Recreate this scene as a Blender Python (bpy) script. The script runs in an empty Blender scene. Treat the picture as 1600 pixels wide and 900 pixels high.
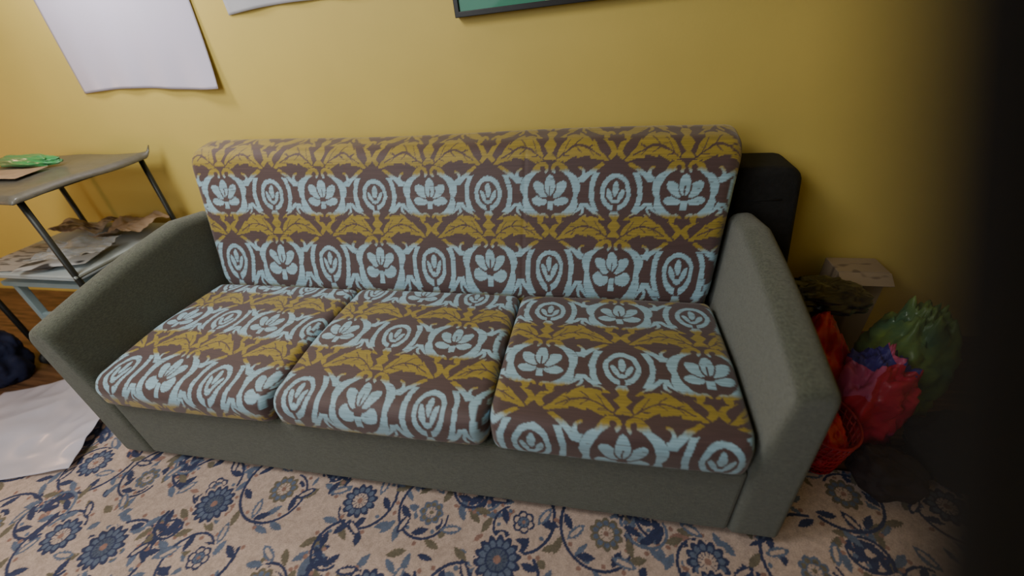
import bpy, numpy as np, math, random
from mathutils import Matrix, Vector, noise
random.seed(3); rng=np.random.default_rng(5)
COL=bpy.context.collection
# ------------------------------------------------------------ helpers
def s2l(c): return tuple(((x/255)/12.92 if x/255<=.04045 else ((x/255+.055)/1.055)**2.4) for x in c)
def link(o,parent=None):
    COL.objects.link(o)
    if parent: o.parent=parent
    return o
def meta(o,label,cat,group=None,kind=None):
    o["label"]=label;o["category"]=cat
    if group:o["group"]=group
    if kind:o["kind"]=kind
def empty(name,loc,label,cat):
    e=bpy.data.objects.new(name,None);e.location=loc;e.empty_display_size=.1;link(e);meta(e,label,cat);return e
def mat(name,c,rough=.8,var=.15,scale=20,bump=0.0,bscale=200,metal=0,coat=0,trans=0,sheen=0,c2=None,alpha=1,stretch=(1,1,1)):
    m=bpy.data.materials.new(name);m.use_nodes=True;nt=m.node_tree;b=nt.nodes["Principled BSDF"]
    tc=nt.nodes.new("ShaderNodeTexCoord");mp=nt.nodes.new("ShaderNodeMapping");mp.inputs["Scale"].default_value=stretch
    nt.links.new(tc.outputs["Object"],mp.inputs[0])
    n=nt.nodes.new("ShaderNodeTexNoise");n.inputs["Scale"].default_value=scale;n.inputs["Detail"].default_value=4
    nt.links.new(mp.outputs[0],n.inputs["Vector"])
    r=nt.nodes.new("ShaderNodeValToRGB");r.color_ramp.elements[0].position=.35;r.color_ramp.elements[1].position=.65
    a=c if c2 is None else c2
    r.color_ramp.elements[0].color=(*[x*(1-var) for x in a],1);r.color_ramp.elements[1].color=(*[min(1,x*(1+var)) for x in c],1)
    nt.links.new(n.outputs[0],r.inputs[0]);nt.links.new(r.outputs[0],b.inputs["Base Color"])
    b.inputs["Roughness"].default_value=rough;b.inputs["Metallic"].default_value=metal
    b.inputs["Coat Weight"].default_value=coat;b.inputs["Coat Roughness"].default_value=.15
    b.inputs["Transmission Weight"].default_value=trans;b.inputs["Alpha"].default_value=alpha
    b.inputs["Sheen Weight"].default_value=sheen
    if bump:
        n2=nt.nodes.new("ShaderNodeTexNoise");n2.inputs["Scale"].default_value=bscale;n2.inputs["Detail"].default_value=3
        nt.links.new(mp.outputs[0],n2.inputs["Vector"])
        bp=nt.nodes.new("ShaderNodeBump");bp.inputs["Strength"].default_value=bump;bp.inputs["Distance"].default_value=.01
        nt.links.new(n2.outputs[0],bp.inputs["Height"]);nt.links.new(bp.outputs[0],b.inputs["Normal"])
    return m
def voro_mat(name,cols,scale,rough=.5,coat=.2):
    m=bpy.data.materials.new(name);m.use_nodes=True;nt=m.node_tree;b=nt.nodes["Principled BSDF"]
    tc=nt.nodes.new("ShaderNodeTexCoord");v=nt.nodes.new("ShaderNodeTexVoronoi");v.inputs["Scale"].default_value=scale
    nz_=nt.nodes.new("ShaderNodeTexNoise");nz_.inputs["Scale"].default_value=scale*.8
    ad=nt.nodes.new("ShaderNodeVectorMath");ad.operation='MULTIPLY_ADD';ad.inputs[1].default_value=(.06,.06,.06)
    nt.links.new(tc.outputs["Object"],nz_.inputs["Vector"]);nt.links.new(nz_.outputs["Color"],ad.inputs[0]);nt.links.new(tc.outputs["Object"],ad.inputs[2])
    nt.links.new(ad.outputs[0],v.inputs["Vector"])
    s=nt.nodes.new("ShaderNodeSeparateColor");nt.links.new(v.outputs["Color"],s.inputs[0])
    r=nt.nodes.new("ShaderNodeValToRGB");r.color_ramp.interpolation='CONSTANT'
    while len(r.color_ramp.elements)<len(cols): r.color_ramp.elements.new(.5)
    for i,c in enumerate(cols): r.color_ramp.elements[i].position=i/len(cols);r.color_ramp.elements[i].color=(*c,1)
    nt.links.new(s.outputs[0],r.inputs[0]);nt.links.new(r.outputs[0],b.inputs["Base Color"])
    b.inputs["Roughness"].default_value=rough;b.inputs["Coat Weight"].default_value=coat
    return m
def attr_mat(name,rough=.8,sheen=.2,rib=.12,ribscale=(8,420,1),bump=.15,ns=1.0):
    m=bpy.data.materials.new(name);m.use_nodes=True;nt=m.node_tree;b=nt.nodes["Principled BSDF"]
    a=nt.nodes.new("ShaderNodeAttribute");a.attribute_name="Col"
    u=nt.nodes.new("ShaderNodeAttribute");u.attribute_name="cloth"
    mp=nt.nodes.new("ShaderNodeMapping");mp.inputs["Scale"].default_value=ribscale
    nt.links.new(u.outputs["Vector"],mp.inputs[0])
    n=nt.nodes.new("ShaderNodeTexNoise");n.inputs["Scale"].default_value=ns;n.inputs["Detail"].default_value=2
    nt.links.new(mp.outputs[0],n.inputs["Vector"])
    mr=nt.nodes.new("ShaderNodeMapRange");mr.inputs[1].default_value=.3;mr.inputs[2].default_value=.7;mr.inputs[3].default_value=1-rib*1.6;mr.inputs[4].default_value=1+rib
    nt.links.new(n.outputs[0],mr.inputs[0])
    mx=nt.nodes.new("ShaderNodeVectorMath");mx.operation='MULTIPLY'
    nt.links.new(a.outputs["Color"],mx.inputs[0]);nt.links.new(mr.outputs[0],mx.inputs[1]);nt.links.new(mx.outputs[0],b.inputs["Base Color"])
    bp=nt.nodes.new("ShaderNodeBump");bp.inputs["Strength"].default_value=bump;bp.inputs["Distance"].default_value=.002
    nt.links.new(n.outputs[0],bp.inputs["Height"]);nt.links.new(bp.outputs[0],b.inputs["Normal"])
    b.inputs["Roughness"].default_value=rough;b.inputs["Sheen Weight"].default_value=sheen
    return m
def grid_mesh(name,V,closed=True,caps=True,material=None,col=None,cloth=None,smooth=True):
    ns,nr=V.shape[:2];idx=np.arange(ns*nr).reshape(ns,nr)
    if closed: a=idx;b=np.roll(idx,-1,1)
    else: a=idx[:,:-1];b=idx[:,1:]
    q=np.stack([a[:-1],a[1:],b[1:],b[:-1]],-1).reshape(-1,4)
    loops=q.ravel();starts=np.arange(len(q))*4
    if caps and closed:
        loops=np.concatenate([loops,idx[0],idx[-1][::-1]]);starts=np.concatenate([starts,[len(q)*4,len(q)*4+nr]])
    me=bpy.data.meshes.new(name);me.vertices.add(ns*nr);me.vertices.foreach_set("co",V.astype(np.float32).ravel())
    me.loops.add(len(loops));me.loops.foreach_set("vertex_index",loops.astype(np.int32))
    me.polygons.add(len(starts));me.polygons.foreach_set("loop_start",starts.astype(np.int32))
    me.update(calc_edges=True)
    me.polygons.foreach_set("use_smooth",np.full(len(starts),smooth,dtype=bool))
    if col is not None:
        c=np.ones((ns*nr,4),np.float32);c[:,:3]=col.reshape(-1,3)
        at=me.color_attributes.new("Col",'FLOAT_COLOR','POINT');at.data.foreach_set("color",c.ravel())
    if cloth is not None:
        c=np.zeros((ns*nr,3),np.float32);c[:,:2]=cloth.reshape(-1,2)
        at=me.attributes.new("cloth",'FLOAT_VECTOR','POINT');at.data.foreach_set("vector",c.ravel())
    if material: me.materials.append(material)
    return bpy.data.objects.new(name,me)
def rpoly(pts,rad,seg=10):
    out=[];n=len(pts)
    for i in range(n):
        p=np.array(pts[i],float);a=np.array(pts[i-1],float);b=np.array(pts[(i+1)%n],float);r=rad[i] if hasattr(rad,'__len__') else rad
        if r<=0: out.append(p);continue
        u=(a-p)/np.linalg.norm(a-p);v=(b-p)/np.linalg.norm(b-p);ang=math.acos(np.clip(u@v,-1,1))
        t=min(r/math.tan(ang/2),np.linalg.norm(a-p)*.49,np.linalg.norm(b-p)*.49);r2=t*math.tan(ang/2)
        c=p+(u+v)/np.linalg.norm(u+v)*(r2/math.sin(ang/2))
        p0=p+u*t;p1=p+v*t
        a0=math.atan2(*(p0-c)[::-1]);a1=math.atan2(*(p1-c)[::-1]);d=(a1-a0+math.pi)%(2*math.pi)-math.pi
        for k in range(seg+1): out.append(c+r2*np.array([math.cos(a0+d*k/seg),math.sin(a0+d*k/seg)]))
    return np.array(out)
def resample(P,n):
    Q=np.vstack([P,P[:1]]);d=np.r_[0,np.cumsum(np.linalg.norm(np.diff(Q,axis=0),axis=1))]
    s=np.linspace(0,d[-1],n,endpoint=False)
    return np.stack([np.interp(s,d,Q[:,0]),np.interp(s,d,Q[:,1])],1),s
def end_stations(a,b,n,r,k=8):
    ph=np.linspace(0,math.pi/2,k)
    e=(r*(1-np.cos(ph)))[:-1]
    x=np.r_[a+e, np.linspace(a+r,b-r,n), (b-e)[::-1]]
    dd=(r*(1-np.sin(ph)))[:-1]
    d=np.r_[dd,np.zeros(n),dd[::-1]]
    return x,d
def box(name,lo,hi,material,parent=None,bev=.006,seg=2):
    lo=np.array(lo,float);hi=np.array(hi,float);c=(lo+hi)/2;h=(hi-lo)/2
    v=[tuple(np.array(s)*h) for s in [(-1,-1,-1),(1,-1,-1),(1,1,-1),(-1,1,-1),(-1,-1,1),(1,-1,1),(1,1,1),(-1,1,1)]]
    f=[(0,3,2,1),(4,5,6,7),(0,1,5,4),(1,2,6,5),(2,3,7,6),(3,0,4,7)]
    me=bpy.data.meshes.new(name);me.from_pydata(v,[],f);me.materials.append(material)
    o=bpy.data.objects.new(name,me);link(o)
    if parent: o.parent=parent;o.location=Vector(c)-parent.location
    else:o.location=c
    if bev:
        m=o.modifiers.new("b",'BEVEL');m.width=bev;m.segments=seg
    return o
def tube(name,pts,r,material,parent=None,n=12,closed=False):
    P=[Vector(p) for p in pts];V=[];up=Vector((0.3,.2,1)).normalized()
    for i,p in enumerate(P):
        t=(P[min(i+1,len(P)-1)]-P[max(i-1,0)]).normalized()
        a=t.cross(up)
        if a.length<.05:a=t.cross(Vector((1,0,0)))
        a.normalize();b=t.cross(a)
        rr=r[i] if hasattr(r,'__len__') else r
        V.append([p+a*rr*math.cos(2*math.pi*k/n)+b*rr*math.sin(2*math.pi*k/n) for k in range(n)])
    V=np.array([[tuple(q) for q in row] for row in V])
    if parent: V=V-np.array(parent.location)
    o=grid_mesh(name,V,True,True,material);link(o,parent);return o
# ------------------------------------------------------------ fabric pattern
def wrapx(x,P): return (x+P/2)%P-P/2
def ell(x,y,cx,cy,a,b,ang):
    c,s=math.cos(ang),math.sin(ang);X=(x-cx)*c+(y-cy)*s;Y=-(x-cx)*s+(y-cy)*c
    return (np.sqrt((X/a)**2+(Y/b)**2)-1)*min(a,b)
def hook(M,x,y,cx,cy,r,w,a0,a1,val=1):
    X=x-cx;Y=y-cy;q=np.hypot(X,Y);aa=(np.arctan2(Y,X)-a0)%(2*math.pi);T=a1-a0
    t=aa/T
    M[(aa<T)&(np.abs(q-r)<w*(1-.45*t))]=val
def blue_motif(x,y):
    M=np.zeros(x.shape);x=wrapx(x,.4);ax=np.abs(x);ox=.2-ax
    th=np.arctan2(y,ax);r=np.hypot(x,y)
    d=np.sqrt((ox/.080)**2+(y/.104)**2)
    M[(d>.80)&(d<.99)&(r>.100)&(np.abs(y)<.078)]=1
    hook(M,ox,y,.034,.084,.014,.0065,-.9,3.4)
    hook(M,ox,-y,.034,.084,.014,.0065,-.9,3.4)
    M[(r>.062)&(r<.099)]=0
    lob=np.abs(np.sin(th*3.3+.5))
    M[(r>.071)&(r<.085+.012*lob)&(th<1.17)&(th>-1.32)]=1
    hook(M,ax,y,.023,.072,.014,.0075,-.2,4.2)
    hook(M,ax,y,.020,-.080,.013,.0070,-1.0,3.0)
    # open lotus with four broad side petals and a central bud
    for cx,cy,a,b,an in [(.034,-.024,.014,.024,-1.45),(.029,.010,.016,.029,-.75),(.0,.022,.016,.031,0)]:
        dd_=ell(ax,y,cx,cy,a,b,an);M[dd_<.0036]=0;M[dd_<0]=1
    M[(ax<.0020)&(y<.020)&(y>-.012)]=0
    M[(ax<.009)&(y<-.024)&(y>-.050)]=1
    d=np.sqrt((ox/.045)**2+(y/.054)**2)
    M[d<1.12]=0;M[(d<1.0)&(d>.72)&~((y<-.03)&(ox<.006))]=1
    M[ell(ox,y,0,.010,.0090,.022,0)<0]=1
    M[ell(ox,y,.017,-.008,.0070,.019,-.42)<0]=1
    M[ell(ox,y,0,-.026,.012,.006,0)<0]=1
    M[(ox<.006+.009*np.abs(((np.abs(y)-.055)/.022)%1-.5)*2)&(np.abs(y)>.060)&(np.abs(y)<.098)]=1
    return M
def yellow_motif(x,y):
    M=np.zeros(x.shape);x=wrapx(x,.4);ax=np.abs(x);dx=.2-ax
    a=np.clip(np.abs(y)/.105,0,1)
    c=.008+.100*np.sin(math.pi/2*a)**1.6
    M[(np.abs(dx-c)<.0090+.003*a)&(np.abs(y)<.105)]=1
    c=.012+.085*np.sin(math.pi/2*a)**1.9
    M[(np.abs(ax-c)<.0080)&(np.abs(y)>.035)&(np.abs(y)<.105)]=1
    hook(M,ax,y,.088,-.062,.016,.0065,-3.0,1.6)
    hook(M,ax,y,.112,.066,.016,.0065,-.2,4.4)
    for ang,bx,by,L,Wd,curl in [(.10,.018,-.024,.160,.040,.032)]:
        ca,sa=math.cos(ang),math.sin(ang)
        X=(ax-bx)*ca+(y-by)*sa;Y=-(ax-bx)*sa+(y-by)*ca
        t=np.clip(X/L,0,1);Y=Y-curl*np.sin(t*math.pi*1.2)
        up=Y>0
        wid=Wd*np.sin(np.pi*t**.72)**.75*np.where(up,1.0,.82)*(1-.28*((t*4.0+np.where(up,.1,.4))%1))
        M[(X>-.004)&(X<L+.003)&(np.abs(Y)<wid+.0070)]=0
        leaf=(X>0)&(X<L)&(np.abs(Y)<wid)
        M[leaf]=1
        M[leaf&(np.abs(Y)<.0024)&(t>.05)&(t<.85)]=0
        vein=np.abs(((X-np.abs(Y)*1.2)/L*4.0)%1-.5)<.055
        M[leaf&vein&(np.abs(Y)<wid*.60)&(t>.12)&(t<.8)]=0
    w=.006+.017*np.abs(((y+.085)/.034)%1-.5)*2*(1-np.abs(y)/.12)
    sp=(np.abs(y)<.062)
    M[sp&(ax<w+.005)]=0
    M[sp&(ax<w)]=1
    return M
BR=np.array(s2l((82,62,62)));YE=np.array(s2l((154,134,50)));BL=np.array(s2l((152,188,206)))
nz=rng.random((64,64))
def vnoise(x,y):
    xi=np.floor(x).astype(int);yi=np.floor(y).astype(int);fx=x-xi;fy=y-yi
    g=lambda a,b:nz[a%64,b%64]
    return (g(xi,yi)*(1-fx)+g(xi+1,yi)*fx)*(1-fy)+(g(xi,yi+1)*(1-fx)+g(xi+1,yi+1)*fx)*fy
HROW=.235
def fabric(x,v,P,x0,v0,ycut=None):
    X=(x-x0)/P*.4;t0=(v-v0)
    X=X+.004*(vnoise(x*60,v*60)-.5);t0=t0+.004*(vnoise(x*60+9,v*60+5)-.5)
    k=np.floor(t0/HROW);t=t0-k*HROW;sh=np.where(k%2==0,0.0,.2)
    m=np.maximum(blue_motif(X-sh,t),blue_motif(X-sh-.2,t-HROW))
    yc=t-HROW/2
    ym=yellow_motif(X-sh,yc)
    rr=np.minimum(np.hypot(wrapx(X-sh,.4),t),np.hypot(wrapx(X-sh-.2,.4),t-HROW))
    m=np.where(rr<.0975,m,np.where(np.abs(yc)<.060,ym,np.maximum(m,ym*(np.abs(yc)<.088))))
    d=np.minimum(t,HROW-t)/HROW+.03*(vnoise(x*300,v*25)-.5)
    wb=np.clip((.305-d)/.06,0,1)
    if ycut is not None: wb=np.where(v>ycut,0,wb)
    wb=wb[...,None]
    c=YE*(1-wb)+BL*wb
    m=m*np.clip((vnoise(x*30,v*900)-.05)*20,0.3,1)
    c=c*(.78+.44*vnoise(x*22,v*700))[...,None]
    m=m[...,None]
    return BR*(.92+.2*vnoise(x*18+3,v*650))[...,None]*(1-m)+c*m
FAB=attr_mat("patterned_upholstery",rough=.6,sheen=.3)
# ------------------------------------------------------------ sofa
ARM=mat("grey_green_weave",s2l((84,89,76)),.85,.30,130,.6,330,sheen=.3,stretch=(1,1,2.5))
DARK=mat("black_plastic_foot",(.01,.01,.01),.6)
D=.523
sofa=empty("sofa",(.9,-.1,0),"three-seater sofa with grey-green arms and scroll-patterned backrest against yellow wall","sofa")
SL=np.array(sofa.location)
o=box("base",(0.0,-D,.04),(1.8,.27,.285),ARM,sofa,.012,3)
for n,(x,y) in enumerate([(.02,-.45),(1.78,-.45),(.02,.22),(1.78,.22)]):
    tube("leg",[(x,y,.014),(x,y,.045)],.02,DARK,sofa)
def arm(sign):
    xin=1.8 if sign>0 else 0.0
    ys,ds=end_stations(-D-.004,.16,50,.020,8)
    rings=[]
    for y,d in zip(ys,ds):
        u=(y+D)/.53;bul=math.sin(math.pi*min(max(u,0),1))
        top=.560+.092*min(u,1)+.010*bul-.022*max(0,(u-1)/.28)
        fl=.012*min(max(u,0),1)
        pts=[(0.0,.03),(0.0,.28),(.032+fl,top-.008),(.110+fl,top+.000),(.120+fl,.03)]
        P=rpoly([(p[0],p[1]) for p in pts],[.006,.15,.030,.040,.006],10)
        P,_=resample(P,110);c=np.array([.065,.3])
        P=c+(P-c)*np.array([1-d/.058,1-d/.27])
        rings.append([(xin+sign*p[0],y,p[1]) for p in P])
    V=np.array(rings)-SL
    o=grid_mesh("armrest",V,True,True,ARM);link(o,sofa)
    return o
arm(1);arm(-1)
prof=[(0.000,.40),(.150,.845),(.335,.875),(.345,.62),(.30,.20),(.02,.20)]
P=rpoly(prof,[.15,.075,.085,.1,.02,.02],14)
P,s=resample(P,560)
i0=np.argmin(np.hypot(P[:,0]-0.0,P[:,1]-.40)+0);P=np.roll(P,-i0,0)
dd=np.r_[0,np.cumsum(np.linalg.norm(np.diff(P,axis=0),axis=1))]
xs,dn=end_stations(0,1.8,640,.035,9)
X=np.repeat(xs[:,None],len(P),1)
V=np.zeros((len(xs),len(P),3))
c=np.array([.19,.55])
k=(1-dn/.12)[:,None];k2=(1-dn/.30)[:,None]
V[:,:,1]=c[0]+(P[None,:,0]-c[0])*k;V[:,:,2]=c[1]+(P[None,:,1]-c[1])*k2
hw=np.where(V[:,:,2]>.40,.9+.05*(V[:,:,2]-.40)/.46,.9-.004)
V[:,:,0]=.9+(X-.9)/.9*hw
front=(np.arange(len(P))<230)[None,:]
seam=np.exp(-((X-.6)/.006)**2)+np.exp(-((X-1.2)/.006)**2)
V[:,:,1]+=np.where(front,.0012*seam,0)
V[:,:,2]+=.004*np.sin(X*5+1)*(V[:,:,2]>.7)
cx=V[:,:,0];cv=np.repeat(dd[None,:],len(xs),0);cv=np.where(cv>.95,cv-dd[-1],cv)
cv2=np.where(cv>.4475,.4475+(cv-.4475)*.55,cv)
cv2=np.where(cv<.085,.085+(cv-.085)*.62,cv2)
col=fabric(cx,cv2,.40,.093,.325,.43)
o=grid_mesh("backrest",V-SL,True,True,FAB,col,np.stack([cx,cv],-1));link(o,sofa);o["label"]="backrest in ochre and pale blue scroll fabric"
def cushion(i,P_,lx,ls,zt,lab,squash=False):
    x0=.6*i+.002;x1=.6*i+.598
    yf=-.545
    pr=[(-.002,zt-.006),(-.30,zt+.008),(yf,zt-.008),(yf+.004,.289),(-.002,.289)]
    P=rpoly(pr,[.03,.4,.042,.030,.03],14)
    P,_=resample(P,540)
    i0=np.argmin(np.hypot(P[:,0]+.002,P[:,1]-zt));P=np.roll(P,-i0,0)
    if P[20,0]>P[0,0]-.01: P=np.roll(P[::-1],1,0)
    s=np.r_[0,np.cumsum(np.linalg.norm(np.diff(P,axis=0),axis=1))]
    xs,dn=end_stations(x0,x1,236,.027,9)
    X=np.repeat(xs[:,None],len(P),1);V=np.zeros((len(xs),len(P),3));c=np.array([-.27,.345])
    V[:,:,1]=c[0]+(P[None,:,0]-c[0])*(1-dn/.27)[:,None]
    V[:,:,2]=c[1]+(P[None,:,1]-c[1])*(1-dn/.075)[:,None]
    u=(X-x0)/(x1-x0);w=np.clip(-V[:,:,1]/.55,0,1)
    top=np.clip((V[:,:,2]-.33)/.05,0,1)
    V[:,:,2]+=top*(.011*np.sin(np.pi*u)**.6*np.sin(np.pi*np.clip(w,0.02,.98))**.5)
    fr=np.clip((w-.93)/.06,0,1)
    V[:,:,1]-=fr*.007*np.sin(np.pi*u)**.6
    cr=.040;e=np.minimum(X-x0,x1-X);q=np.clip(1-e/cr,0,1)
    V[:,:,1]+=np.clip((w-.7)/.3,0,1)*cr*.7*(1-np.sqrt(np.clip(1-q*q,0,1)))
    V[:,:,0]=X
    ss=np.repeat(s[None,:],len(xs),0)
    uu=X-.6*i
    ss=ss+.006*np.sin(uu*9+i)
    sq=ss
    if squash:
        cc=ls+HROW;sq=np.where(ss>cc,cc+(ss-cc)*.72,ss)
    col=fabric(uu,-sq,P_,lx,-ls)
    o=grid_mesh("seat_cushion",V-np.array([.6*i+.3,-.27,.289]),True,True,FAB,col,np.stack([uu,-ss],-1))
    o.location=(.6*i+.3,-.27,.289);link(o);meta(o,lab,"cushion","sofa seat cushions")
cushion(0,.33,.085,.245,.398,"seat cushion in ochre and pale blue scroll fabric beside grey armrest",True)
cushion(1,.37,.085,.268,.400,"middle seat cushion in ochre and pale blue scroll fabric",True)
cushion(2,.415,.110,.335,.402,"seat cushion with ochre leaves and blue medallions, beside bag pile")
# ------------------------------------------------------------ rug
x0,x1,y0,y1=-.62,2.65,-1.30,-.28;res=.0026
nx=int((x1-x0)/res);ny=int((y1-y0)/res)
gx=np.linspace(x0,x1,nx);gy=np.linspace(y0,y1,ny)
CR=np.array(s2l((194,172,160)));NV=np.array(s2l((52,60,94)));SB=np.array(s2l((98,110,134)));OL=np.array(s2l((114,106,90)));RO=np.array(s2l((150,116,106)))
img=np.tile(CR,(nx,ny,1)).astype(float)
def win(cx,cy,r):
    i0=max(0,int((cx-r-x0)/res));i1=min(nx,int((cx+r-x0)/res)+2);j0=max(0,int((cy-r-y0)/res));j1=min(ny,int((cy+r-y0)/res)+2)
    if i0>=i1 or j0>=j1: return None
    X,Y=np.meshgrid(gx[i0:i1]-cx,gy[j0:j1]-cy,indexing='ij');return img[i0:i1,j0:j1],X,Y
def dot(cx,cy,r,c):
    w=win(cx,cy,r+res)
    if w: w[0][np.hypot(w[1],w[2])<r]=c
def leafst(cx,cy,L,Wd,a,c,c2=None):
    w=win(cx,cy,L+.002)
    if not w: return
    ca,sa=math.cos(a),math.sin(a);X=w[1]*ca+w[2]*sa;Y=-w[1]*sa+w[2]*ca
    t=X/L
    m=(np.abs(t)<1)&(np.abs(Y)<Wd*(1-t*t)*(1-.3*((t*3)%1)));w[0][m]=c
    if c2 is not None: w[0][(np.abs(t)<.6)&(np.abs(Y)<Wd*.35*(1-t*t))]=c2
def flower(cx,cy,r,n,cols,a0=0):
    w=win(cx,cy,r*1.3)
    if not w: return
    R=np.hypot(w[1],w[2]);T=np.arctan2(w[2],w[1])+a0
    pet=r*(.80+.22*np.abs(np.cos(T*n/2)))
    w[0][R<pet+.008]=CR
    w[0][R<pet]=cols[0]
    w[0][(R<pet*.80)&(np.abs(np.cos(T*n/2))>.35)]=cols[1]
    w[0][R<r*.52]=cols[0]
    w[0][(R<r*.44)]=cols[2]
    w[0][(R<r*.44)&(np.abs(np.sin(T*n/2))<.3)&(R>r*.2)]=cols[0]
    w[0][R<r*.16]=cols[3]
def vine(cx,cy,r,a,turn,sgn,c=NV,w=.0046):
    N=int(turn*r/.0012)+10;st=max(1,int(N/9))
    for k in range(N):
        t=k/N;ang=a+sgn*turn*t;rr=r*(1-.62*t)
        dot(cx+rr*math.cos(ang),cy+rr*math.sin(ang),w*(1-.3*t),c)
        if k%st==5:
            s=1 if (k//st)%2 else -1
            leafst(cx+(rr+s*.020)*math.cos(ang),cy+(rr+s*.020)*math.sin(ang),.025,.012,ang+s*.9,[NV,SB,NV,OL][(k//st)%4],None)
            dot(cx+(rr-s*.013)*math.cos(ang+.05),cy+(rr-s*.013)*math.sin(ang+.05),.006,RO if k%2 else SB)
for n in range(480):
    cx=random.uniform(x0,x1);cy=random.uniform(y0,y1);q=random.random()
    leafst(cx,cy,random.uniform(.014,.030),random.uniform(.007,.014),random.uniform(0,6.3),[NV,SB,OL,RO,SB][int(q*5)],None)
cells=[]
for i in range(14):
    for j in range(5):
        cells.append((x0+.04+i*.245+(j%2)*.12+random.uniform(-.025,.025),y0+.05+j*.225+random.uniform(-.02,.02)))
for n,(cx,cy) in enumerate(cells):
    sg=1 if n%2 else -1
    vine(cx,cy,random.uniform(.11,.15),random.uniform(0,6.3),random.uniform(4.8,6.2),sg)
    vine(cx+.13*sg,cy+.07,random.uniform(.06,.09),random.uniform(0,6.3),random.uniform(3.4,4.8),-sg,NV if n%3 else SB)
for n,(cx,cy) in enumerate(cells):
    k=n%4
    if k==0: flower(cx,cy,.052,12,[NV,SB,CR,RO],n)
    elif k==1: flower(cx,cy,.036,8,[SB,OL,CR,OL],n)
    elif k==2: flower(cx+.02,cy,.032,6,[NV,CR,SB,RO],n)
    else: flower(cx,cy,.044,10,[OL,SB,CR,RO],n)
    for a in range(3):
        an=a*2.1+n;leafst(cx+.08*math.cos(an),cy+.08*math.sin(an),.032,.015,an+.7,NV if a%2 else SB,CR)
for (cx,cy,r) in [(.33,-.64,.058),(1.22,-.665,.062),(.10,-.80,.060),(.62,-.86,.052),(1.75,-.66,.05)]:
    flower(cx,cy,r,14,[NV,SB,SB*.7,RO],.2)
X,Y=np.meshgrid(gx,gy,indexing='ij')
img*=(.82+.32*vnoise(X*130,Y*130))[...,None]
Z=.010+.0015*vnoise(X*8,Y*8)
Z[0]=Z[-1]=.0015;Z[:,0]=Z[:,-1]=.0015
V=np.stack([X,Y,Z],-1)
RUG=attr_mat("floral_rug_pile",rough=.95,sheen=.1,rib=.12,ribscale=(260,260,1),bump=.4)
o=grid_mesh("rug",V-np.array([1,-.8,0]),False,False,RUG,img,np.stack([X,Y],-1));o.location=(1,-.8,0);link(o)
meta(o,"cream floral rug with navy vines and blue blossoms","rug")
# ------------------------------------------------------------ room
WALL=mat("yellow_wall_paint",s2l((214,192,104)),.6,.03,3,.04,120)
WHT=mat("ceiling_paint",s2l((200,190,165)),.9,.02,4)
FL=mat("wood_floor",s2l((110,76,50)),.5,.25,6,.1,60,stretch=(1,12,1),c2=s2l((84,56,36)))
def struct(n,lo,hi,m):
    o=box(n,lo,hi,m,None,0);o["kind"]="structure";return o
XL,XR,YB,YF,ZC=-2.3,3.1,.40,-3.2,2.45
struct("wall_back",(XL-.1,YB,0),(XR+.1,YB+.1,ZC),WALL)
struct("wall_left",(XL-.1,YF,0),(XL,YB,ZC),WALL)
struct("wall_right",(XR,YF,0),(XR+.1,YB,ZC),WALL)
struct("wall_front",(XL-.1,YF-.1,0),(XR+.1,YF,ZC),WALL)
struct("floor",(XL-.1,YF-.1,-.1),(XR+.1,YB+.1,0),FL)
struct("ceiling",(XL-.1,YF-.1,ZC),(XR+.1,YB+.1,ZC+.1),WHT)
# ------------------------------------------------------------ wall sheets and picture
def sheet(name,xa,xb,za,zb,material,y=.397,amp=.004,skew=0,curl=.02,rot=0,label="",cat=""):
    n=60;u=np.linspace(0,1,n);U,Vv=np.meshgrid(u,u,indexing='ij')
    X=xa+(xb-xa)*U+skew*(1-Vv);Z=za+(zb-za)*Vv+.010*np.sin(U*5)*(1-Vv)
    Y=y-amp*(1+np.sin(U*7+Vv*4))*.5-curl*(1-Vv)**6*(U**3)-.006*np.sin(U*12)**2*(1-Vv)**3
    c=np.array([(xa+xb)/2,y,(za+zb)/2])
    o=grid_mesh(name,np.stack([X,Y,Z],-1)-c,False,False,material);o.location=c;o.rotation_euler=(0,rot,0);link(o)
    m=o.modifiers.new("s",'SOLIDIFY');m.thickness=.0008
    meta(o,label,cat);return o
PAP=mat("glossy_white_paper",s2l((210,206,230)),.35,.03,3,coat=.5)
sheet("poster",-.64,.03,1.04,1.70,PAP,skew=-.03,label="large white glossy paper sheet taped to yellow wall",cat="paper sheet")
PAP2=mat("white_print_paper",s2l((188,190,200)),.45,.03,3)
sheet("poster",.135,.86,1.268,1.87,PAP2,curl=.004,rot=-.035,label="white paper print hung slightly crooked on yellow wall",cat="paper sheet")
pic=empty("framed_picture",(1.5,.38,1.19),"green painting in a thin dark frame on yellow wall","picture")
FR=mat("dark_frame",(.012,.012,.014),.4)
PT=voro_mat("green_painting",[s2l((30,110,90)),s2l((50,135,110)),s2l((90,160,125)),s2l((24,86,76)),s2l((130,175,135))],14,.5)
box("canvas",(.99,.375,1.20),(1.99,.39,1.79),PT,pic,.001)
box("frame",(.976,.368,1.188),(2.004,.396,1.204),FR,pic,.002)
box("frame",(.976,.368,1.784),(2.004,.396,1.80),FR,pic,.002)
box("frame",(.976,.368,1.2),(.992,.396,1.79),FR,pic,.002)
box("frame",(1.988,.368,1.2),(2.004,.396,1.79),FR,pic,.002)
pic.rotation_euler=(0,-.03,0);pic.location.z+=.016
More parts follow.
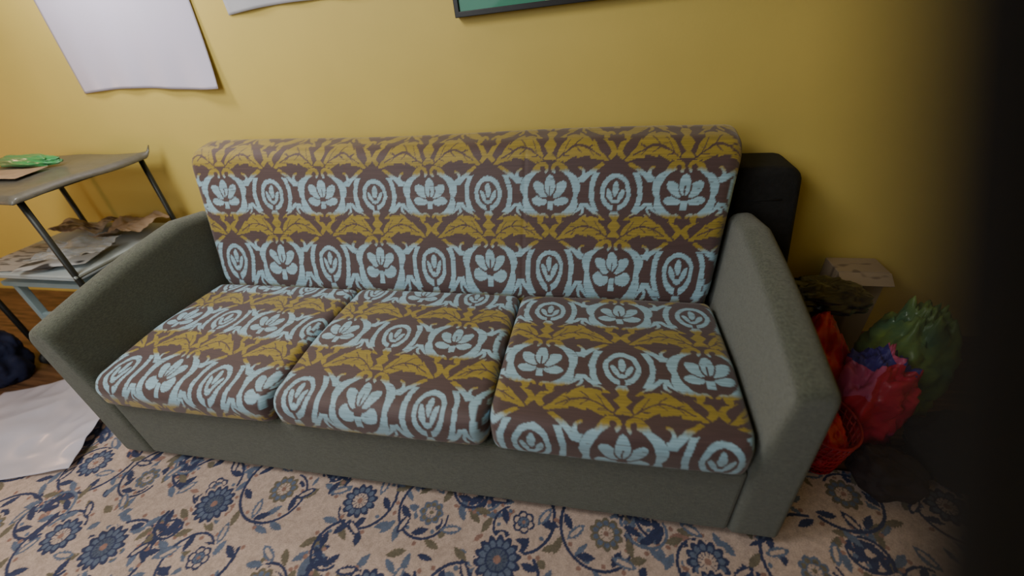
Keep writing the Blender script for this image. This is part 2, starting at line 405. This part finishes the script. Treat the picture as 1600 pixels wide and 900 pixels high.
# ------------------------------------------------------------ cart
MET=mat("dark_grey_metal",s2l((58,60,58)),.45,.1,30,metal=.6)
TRY=mat("grey_mat",s2l((92,90,82)),.5,.12,40,.1,200,coat=.3)
SHL=mat("pale_shelf",s2l((180,190,192)),.5,.05,10)
cart=empty("utility_cart",(-.73,.08,0),"dark metal cart with grey mat tray and pale lower shelf","cart")
for (x,y) in [(-.465,-.145),(-.465,.31),(-1.0,.31),(-1.0,-.145)]:
    tube("leg",[(x,y,.03),(x,y,.80)],.0105,MET,cart)
    tube("wheel",[(x-.012,y,.03),(x+.012,y,.03)],.03,DARK,cart,18)
n=50;u=np.linspace(0,1,n);U,Vv=np.meshgrid(u,u,indexing='ij')
X=-1.03+.60*U;Y=-.185+.53*Vv
e=np.minimum(np.minimum(U,1-U)*.60,np.minimum(Vv,1-Vv)*.53)
Z=.812+.003*np.sin(U*11)*np.cos(Vv*9)-.020*np.clip(1-e/.02,0,1)+.022*np.clip((U-.93)/.07,0,1)**2*np.clip((Vv-.93)/.07,0,1)**2*2
o=grid_mesh("tray",np.stack([X,Y,Z],-1)-np.array(cart.location),False,False,TRY);link(o,cart);m=o.modifiers.new("s",'SOLIDIFY');m.thickness=.003
for a,b in [((-.465,-.145),(-.465,.31)),((-1.0,-.145),(-1.0,.31)),((-.465,-.145),(-1.0,-.145)),((-.465,.31),(-1.0,.31))]:
    tube("rail",[(a[0],a[1],.790),(b[0],b[1],.790)],.007,MET,cart)
    tube("rail",[(a[0],a[1],.475),(b[0],b[1],.475)],.008,SHL,cart)
box("shelf",(-1.01,-.155,.48),(-.455,.32,.492),SHL,cart,.003)
def crumple(name,c,rx,ry,rz,material,label,cat,amp=.25,freq=3,seed=0,flat=.6,nu=72,nv=48,pinch=0,parent=None,fine=.05):
    V=np.zeros((nv,nu,3))
    for i in range(nv):
        ph=-math.pi/2+math.pi*(i+.001)/(nv-1+.002)
        for j in range(nu):
            th=2*math.pi*j/nu
            d=Vector((math.cos(ph)*math.cos(th),math.cos(ph)*math.sin(th),math.sin(ph)))
            q=d*freq+Vector((seed*3.1,seed*1.7,seed))
            k=1+amp*noise.noise(q)+amp*.5*abs(noise.noise(q*2.3))+fine*(1-2*abs(noise.noise(q*5)))
            p=d*k
            ex=lambda t,e:math.copysign(abs(t)**e,t)
            x=ex(p.x,.8);y=ex(p.y,.8);z=p.z
            z=max(z,-flat)
            if pinch and z>.5: f=1-pinch*min(1,(z-.5)/.5);x*=f;y*=f
            V[i,j]=(x*rx,y*ry,z*rz)
    V[:,:,2]-=V[:,:,2].min()
    o=grid_mesh(name,V,True,True,material);o.location=c;link(o,parent)
    if label: meta(o,label,cat)
    return o
def loose(name,c,w,d,h,material,label,cat,rot=0,seed=0,fr=5,wav=.3,nn=60,thick=.001,fine=.25):
    u=np.linspace(-.5,.5,nn);V=np.zeros((nn,nn,3))
    for i in range(nn):
        for j in range(nn):
            q=Vector((u[i]*fr+seed,u[j]*fr-seed,seed*.7))
            V[i,j]=(u[i]*w*(1+wav*.3*noise.noise(q*.7)),u[j]*d*(1+wav*.3*noise.noise(q*.6+Vector((5,0,0)))),h*(.5+.8*noise.noise(q))+h*fine*(1-2*abs(noise.noise(q*3))))
    V[:,:,2]-=V[:,:,2].min()-.0005
    o=grid_mesh(name,V,False,False,material);o.location=c;o.rotation_euler=(0,0,rot);link(o)
    m=o.modifiers.new("s",'SOLIDIFY');m.thickness=thick;m.offset=1
    meta(o,label,cat);return o
GRN=mat("green_plastic",s2l((60,140,80)),.3,.3,12,c2=s2l((110,160,110)),coat=.6)
crumple("plastic_bag",(-.84,.16,.820),.15,.032,.024,GRN,"narrow rolled green plastic bag lying on the cart tray","bag",.25,2.5,2)
KR=mat("kraft_paper",s2l((160,134,108)),.8,.12,20)
loose("paper_sheet",(-.80,.03,.818),.30,.14,.008,KR,"brown paper sheet on the cart tray","paper",.15,1,2,fine=.05)
def print_mat(name,c1,c2,sx,sy,thr=.5):
    m=bpy.data.materials.new(name);m.use_nodes=True;nt=m.node_tree;b=nt.nodes["Principled BSDF"]
    tc=nt.nodes.new("ShaderNodeTexCoord");mp=nt.nodes.new("ShaderNodeMapping");mp.inputs["Scale"].default_value=(sx,sy,1)
    nt.links.new(tc.outputs["Object"],mp.inputs[0]);n=nt.nodes.new("ShaderNodeTexNoise");n.inputs["Scale"].default_value=1;n.inputs["Detail"].default_value=1
    nt.links.new(mp.outputs[0],n.inputs["Vector"]);r=nt.nodes.new("ShaderNodeValToRGB")
    r.color_ramp.elements[0].position=thr-.03;r.color_ramp.elements[1].position=thr+.03
    r.color_ramp.elements[0].color=(*c2,1);r.color_ramp.elements[1].color=(*c1,1)
    nt.links.new(n.outputs[0],r.inputs[0]);nt.links.new(r.outputs[0],b.inputs["Base Color"]);b.inputs["Roughness"].default_value=.6
    return m
NEWS=print_mat("newsprint",s2l((176,168,160)),s2l((110,104,100)),14,60,.45)
MAGM=print_mat("magazine_print",s2l((196,196,196)),s2l((60,60,62)),9,14,.46)
loose("newspaper",(-.80,-.02,.494),.34,.24,.010,NEWS,"folded newspaper on the cart shelf","newspaper",.1,4,1.5,fine=.05)
loose("magazine",(-.62,-.05,.508),.26,.18,.012,MAGM,"black and white printed magazine on the cart shelf","magazine",.35,7,1.5,fine=.05)
loose("paper_bag",(-.58,.20,.494),.26,.19,.07,KR,"crumpled brown paper bag on the cart shelf","paper bag",-.1,9,2.0,fine=.12)
NP2=print_mat("newsprint_brown",s2l((166,146,126)),s2l((96,76,66)),10,40,.46)
loose("newspaper",(-.85,.22,.494),.24,.15,.05,NP2,"rumpled brownish newspaper bundle on the cart shelf","newspaper",.05,19,2.2,fine=.12)
CLR=mat("clear_plastic",s2l((205,208,210)),.2,.05,10,coat=.8,alpha=.35)
loose("plastic_sleeve",(-.58,-.03,.526),.24,.18,.04,CLR,"clear plastic wrapping on top of papers","plastic wrap",.35,12,2.6,fine=.15)
STO=mat("pale_blue_paint",s2l((150,172,178)),.5,.05,10)
st=empty("step_stool",(-.76,.07,0),"pale blue painted wooden stool under the cart shelf","stool")
for (x,y) in [(-.94,-.08),(-.58,-.08),(-.94,.22),(-.58,.22)]:
    box("leg",(x-.014,y-.014,0),(x+.014,y+.014,.40),STO,st,.003)
box("seat",(-.97,-.11,.40),(-.55,.25,.422),STO,st,.004)
box("crossbar",(-.94,-.09,.22),(-.58,-.072,.245),STO,st,.003)
NAVY=mat("navy_cloth",s2l((20,28,62)),.8,.2,20)
crumple("cloth_bag",(-1.14,-.25,.0),.14,.09,.17,NAVY,"dark navy cloth bag on the wooden floor","bag",.25,2.5,5)
WPL=mat("white_plastic_film",s2l((200,198,214)),.35,.08,5,coat=.3,alpha=.88)
loose("plastic_sheet",(-.62,-.48,.013),.60,.48,.045,WPL,"large translucent white plastic sheet lying on floor beside sofa","plastic sheet",.3,15,2.0,fine=.10)
# ------------------------------------------------------------ right side
BLK=mat("black_nylon",(.008,.008,.009),.85,.3,60,.3,300)
case=empty("suitcase",(1.945,.29,0),"soft plain black suitcase standing upright between sofa and wall","suitcase")
Pq=rpoly([(-.105,0.02),(.095,.02),(.095,.745),(-.105,.745)],[.03,.03,.045,.045],8);Pq,_=resample(Pq,120)
ys,ds=end_stations(-.085,.085,8,.02,6)
R=[]
for y,d in zip(ys,ds):
    q=Pq.copy();cc=np.array([0,.4]);q=cc+(q-cc)*np.array([1-d/.1,1-d/.36])
    R.append([(p[0]+.09*(1-p[1]/.752),y,p[1]) for p in q])
o=grid_mesh("shell",np.array(R),True,True,BLK);link(o,case)
tube("zipper",[(1.90,.206,.64),(2.0,.205,.645)],.003,BLK,case)
for x in (1.95,2.10): tube("wheel",[(x-.01,.25,.022),(x+.01,.25,.022)],.022,DARK,case,16)
BPL=mat("black_shiny_plastic",(.004,.0035,.004),.3,.1,20,coat=.5)
RED=mat("red_plastic",s2l((205,14,50)),.35,.15,14,c2=s2l((175,10,36)),coat=.4)
PNK=voro_mat("pink_patterned_plastic",[s2l((215,46,110)),s2l((205,20,60)),s2l((218,90,140)),s2l((205,20,50)),s2l((64,56,150))],9)
GBG=mat("lime_green_bag",s2l((138,166,70)),.4,.2,9,c2=s2l((84,134,96)),coat=.3)
crumple("shopping_bag",(2.115,.0,0.0),.115,.085,.21,RED,"red plastic shopping bag on floor beside the sofa arm","bag",.25,2.6,21,pinch=.3)
crumple("plastic_bag",(2.14,.08,.35),.12,.07,.045,BPL,"shiny black plastic bag on top of the bag pile","bag",.3,2.6,25,fine=.09)
crumple("shopping_bag",(2.43,.05,0.0),.10,.10,.215,GBG,"plain lime green shopping bag in the pile","bag",.35,3.0,30,pinch=.3,fine=.10)
crumple("plastic_bag",(2.27,-.10,0.0),.080,.078,.17,PNK,"pink and red patterned plastic bag in the pile","bag",.4,3.2,31,fine=.12)
crumple("plastic_bag",(2.48,-.22,0.0),.12,.10,.10,BLK,"dark cloth bag slumped on the floor","bag",.3,2.2,34)
crumple("cloth_bag",(2.26,-.30,0.013),.075,.075,.05,mat("dark_brown_cloth",s2l((44,30,30)),.8,.2,20),"small dark brown cloth bundle on the floor","bag",.3,2.2,44)
KX=print_mat("cardboard_label",s2l((160,142,120)),s2l((118,102,88)),14,26,.38)
bx=empty("cardboard_box",(2.36,.28,0),"beige cardboard box standing against yellow wall","box")
box("carton",(2.27,.27,0),(2.43,.37,.355),KX,bx,.003)
f=box("flap",(2.27,.22,.352),(2.43,.27,.356),KX,bx,.001);f.rotation_euler=(.6,0,0);f.location.z-=.014
BAS=mat("red_mesh",s2l((160,16,36)),.5,.2,20)
bk=empty("mesh_basket",(2.10,-.22,0),"low red mesh basket on the floor beside the sofa","basket")
for k in range(7):
    z=.015+k*.024;rr=.085+.025*k/6
    tube("rim" if k==6 else "hoop",[(2.10+rr*.75*math.cos(a),-.22+rr*math.sin(a),z) for a in np.linspace(0,2*math.pi,33)],.004 if k==6 else .0025,BAS,bk,6)
for k in range(32):
    a=k/32*2*math.pi
    tube("strand",[(2.10+.085*.75*math.cos(a),-.22+.085*math.sin(a),.013),(2.10+.11*.75*math.cos(a+.4),-.22+.11*math.sin(a+.4),.159)],.0022,BAS,bk,6)
crumple("cloth",(2.10,-.22,.016),.058,.085,.095,RED,"red cloth bundled inside the mesh basket","cloth",.2,3,40)
# ------------------------------------------------------------ camera
Cc=np.array([1.4411,-1.159,1.1926])
def Rm(p):
    pitch,yaw,roll=p
    cx,sx=math.cos(pitch),math.sin(pitch);X=np.array([[1,0,0],[0,cx,-sx],[0,sx,cx]])
    c,s=math.cos(yaw),math.sin(yaw);Z=np.array([[c,-s,0],[s,c,0],[0,0,1]])
    c,s=math.cos(roll),math.sin(roll);Q=np.array([[c,-s,0],[s,c,0],[0,0,1]])
    return Z@X@Q
M=Rm((.9916,.231,-.0897))
cam=bpy.data.cameras.new("camera");cam.sensor_width=36;cam.lens=14.798;cam.clip_start=.01
co=bpy.data.objects.new("camera",cam);mw=Matrix([[*M[0],Cc[0]],[*M[1],Cc[1]],[*M[2],Cc[2]],[0,0,0,1]]);co.matrix_world=mw
COL.objects.link(co);bpy.context.scene.camera=co
cam.dof.use_dof=True;cam.dof.focus_distance=1.35;cam.dof.aperture_fstop=1.1
# ------------------------------------------------------------ dark sheet added at the camera, stands in for something blocking the lens
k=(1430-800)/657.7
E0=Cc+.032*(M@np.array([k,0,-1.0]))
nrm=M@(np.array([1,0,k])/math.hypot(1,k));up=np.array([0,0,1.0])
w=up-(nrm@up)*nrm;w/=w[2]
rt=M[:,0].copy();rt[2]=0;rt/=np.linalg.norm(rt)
OBST=mat("dark_lens_obstruction",(.006,.004,.0035),.95,.3,10)
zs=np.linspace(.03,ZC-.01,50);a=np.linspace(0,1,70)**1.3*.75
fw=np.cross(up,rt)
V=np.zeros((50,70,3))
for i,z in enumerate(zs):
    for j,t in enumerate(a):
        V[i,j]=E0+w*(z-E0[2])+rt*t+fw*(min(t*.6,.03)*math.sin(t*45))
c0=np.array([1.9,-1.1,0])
o=grid_mesh("lens_obstruction",V-c0,False,False,OBST);o.location=c0;link(o)
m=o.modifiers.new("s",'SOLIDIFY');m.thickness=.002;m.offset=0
meta(o,"dark brown sheet added close to the camera as a lens obstruction","lens_obstruction")
# ------------------------------------------------------------ lights
def area(name,loc,target,size,power,color):
    l=bpy.data.lights.new(name,'AREA');l.size=size;l.energy=power;l.color=color
    o=bpy.data.objects.new(name,l);o.location=loc;o.rotation_euler=(Vector(target)-Vector(loc)).to_track_quat('-Z','Y').to_euler();COL.objects.link(o)
area("ceiling_light",(.05,-1.05,2.3),(.35,.1,.6),.8,29,(1,.97,.91))
area("window_light",(-.2,-2.8,1.8),(.6,0,.5),1.4,27,(.88,.95,1))
area("poster_fill",(-.35,.10,1.75),(-.30,.40,1.28),.15,6,(1,.95,.9))  # added unseen lamp, brightens the top of the white poster
l=bpy.data.lights.new("warm_lamp",'POINT');l.energy=8;l.color=(1,.55,.30);l.shadow_soft_size=.1
o=bpy.data.objects.new("warm_lamp",l);o.location=(-1.75,-.55,.9);COL.objects.link(o)
w_=bpy.data.worlds.new("world");bpy.context.scene.world=w_;w_.use_nodes=True
w_.node_tree.nodes["Background"].inputs[0].default_value=(.5,.5,.55,1);w_.node_tree.nodes["Background"].inputs[1].default_value=.15
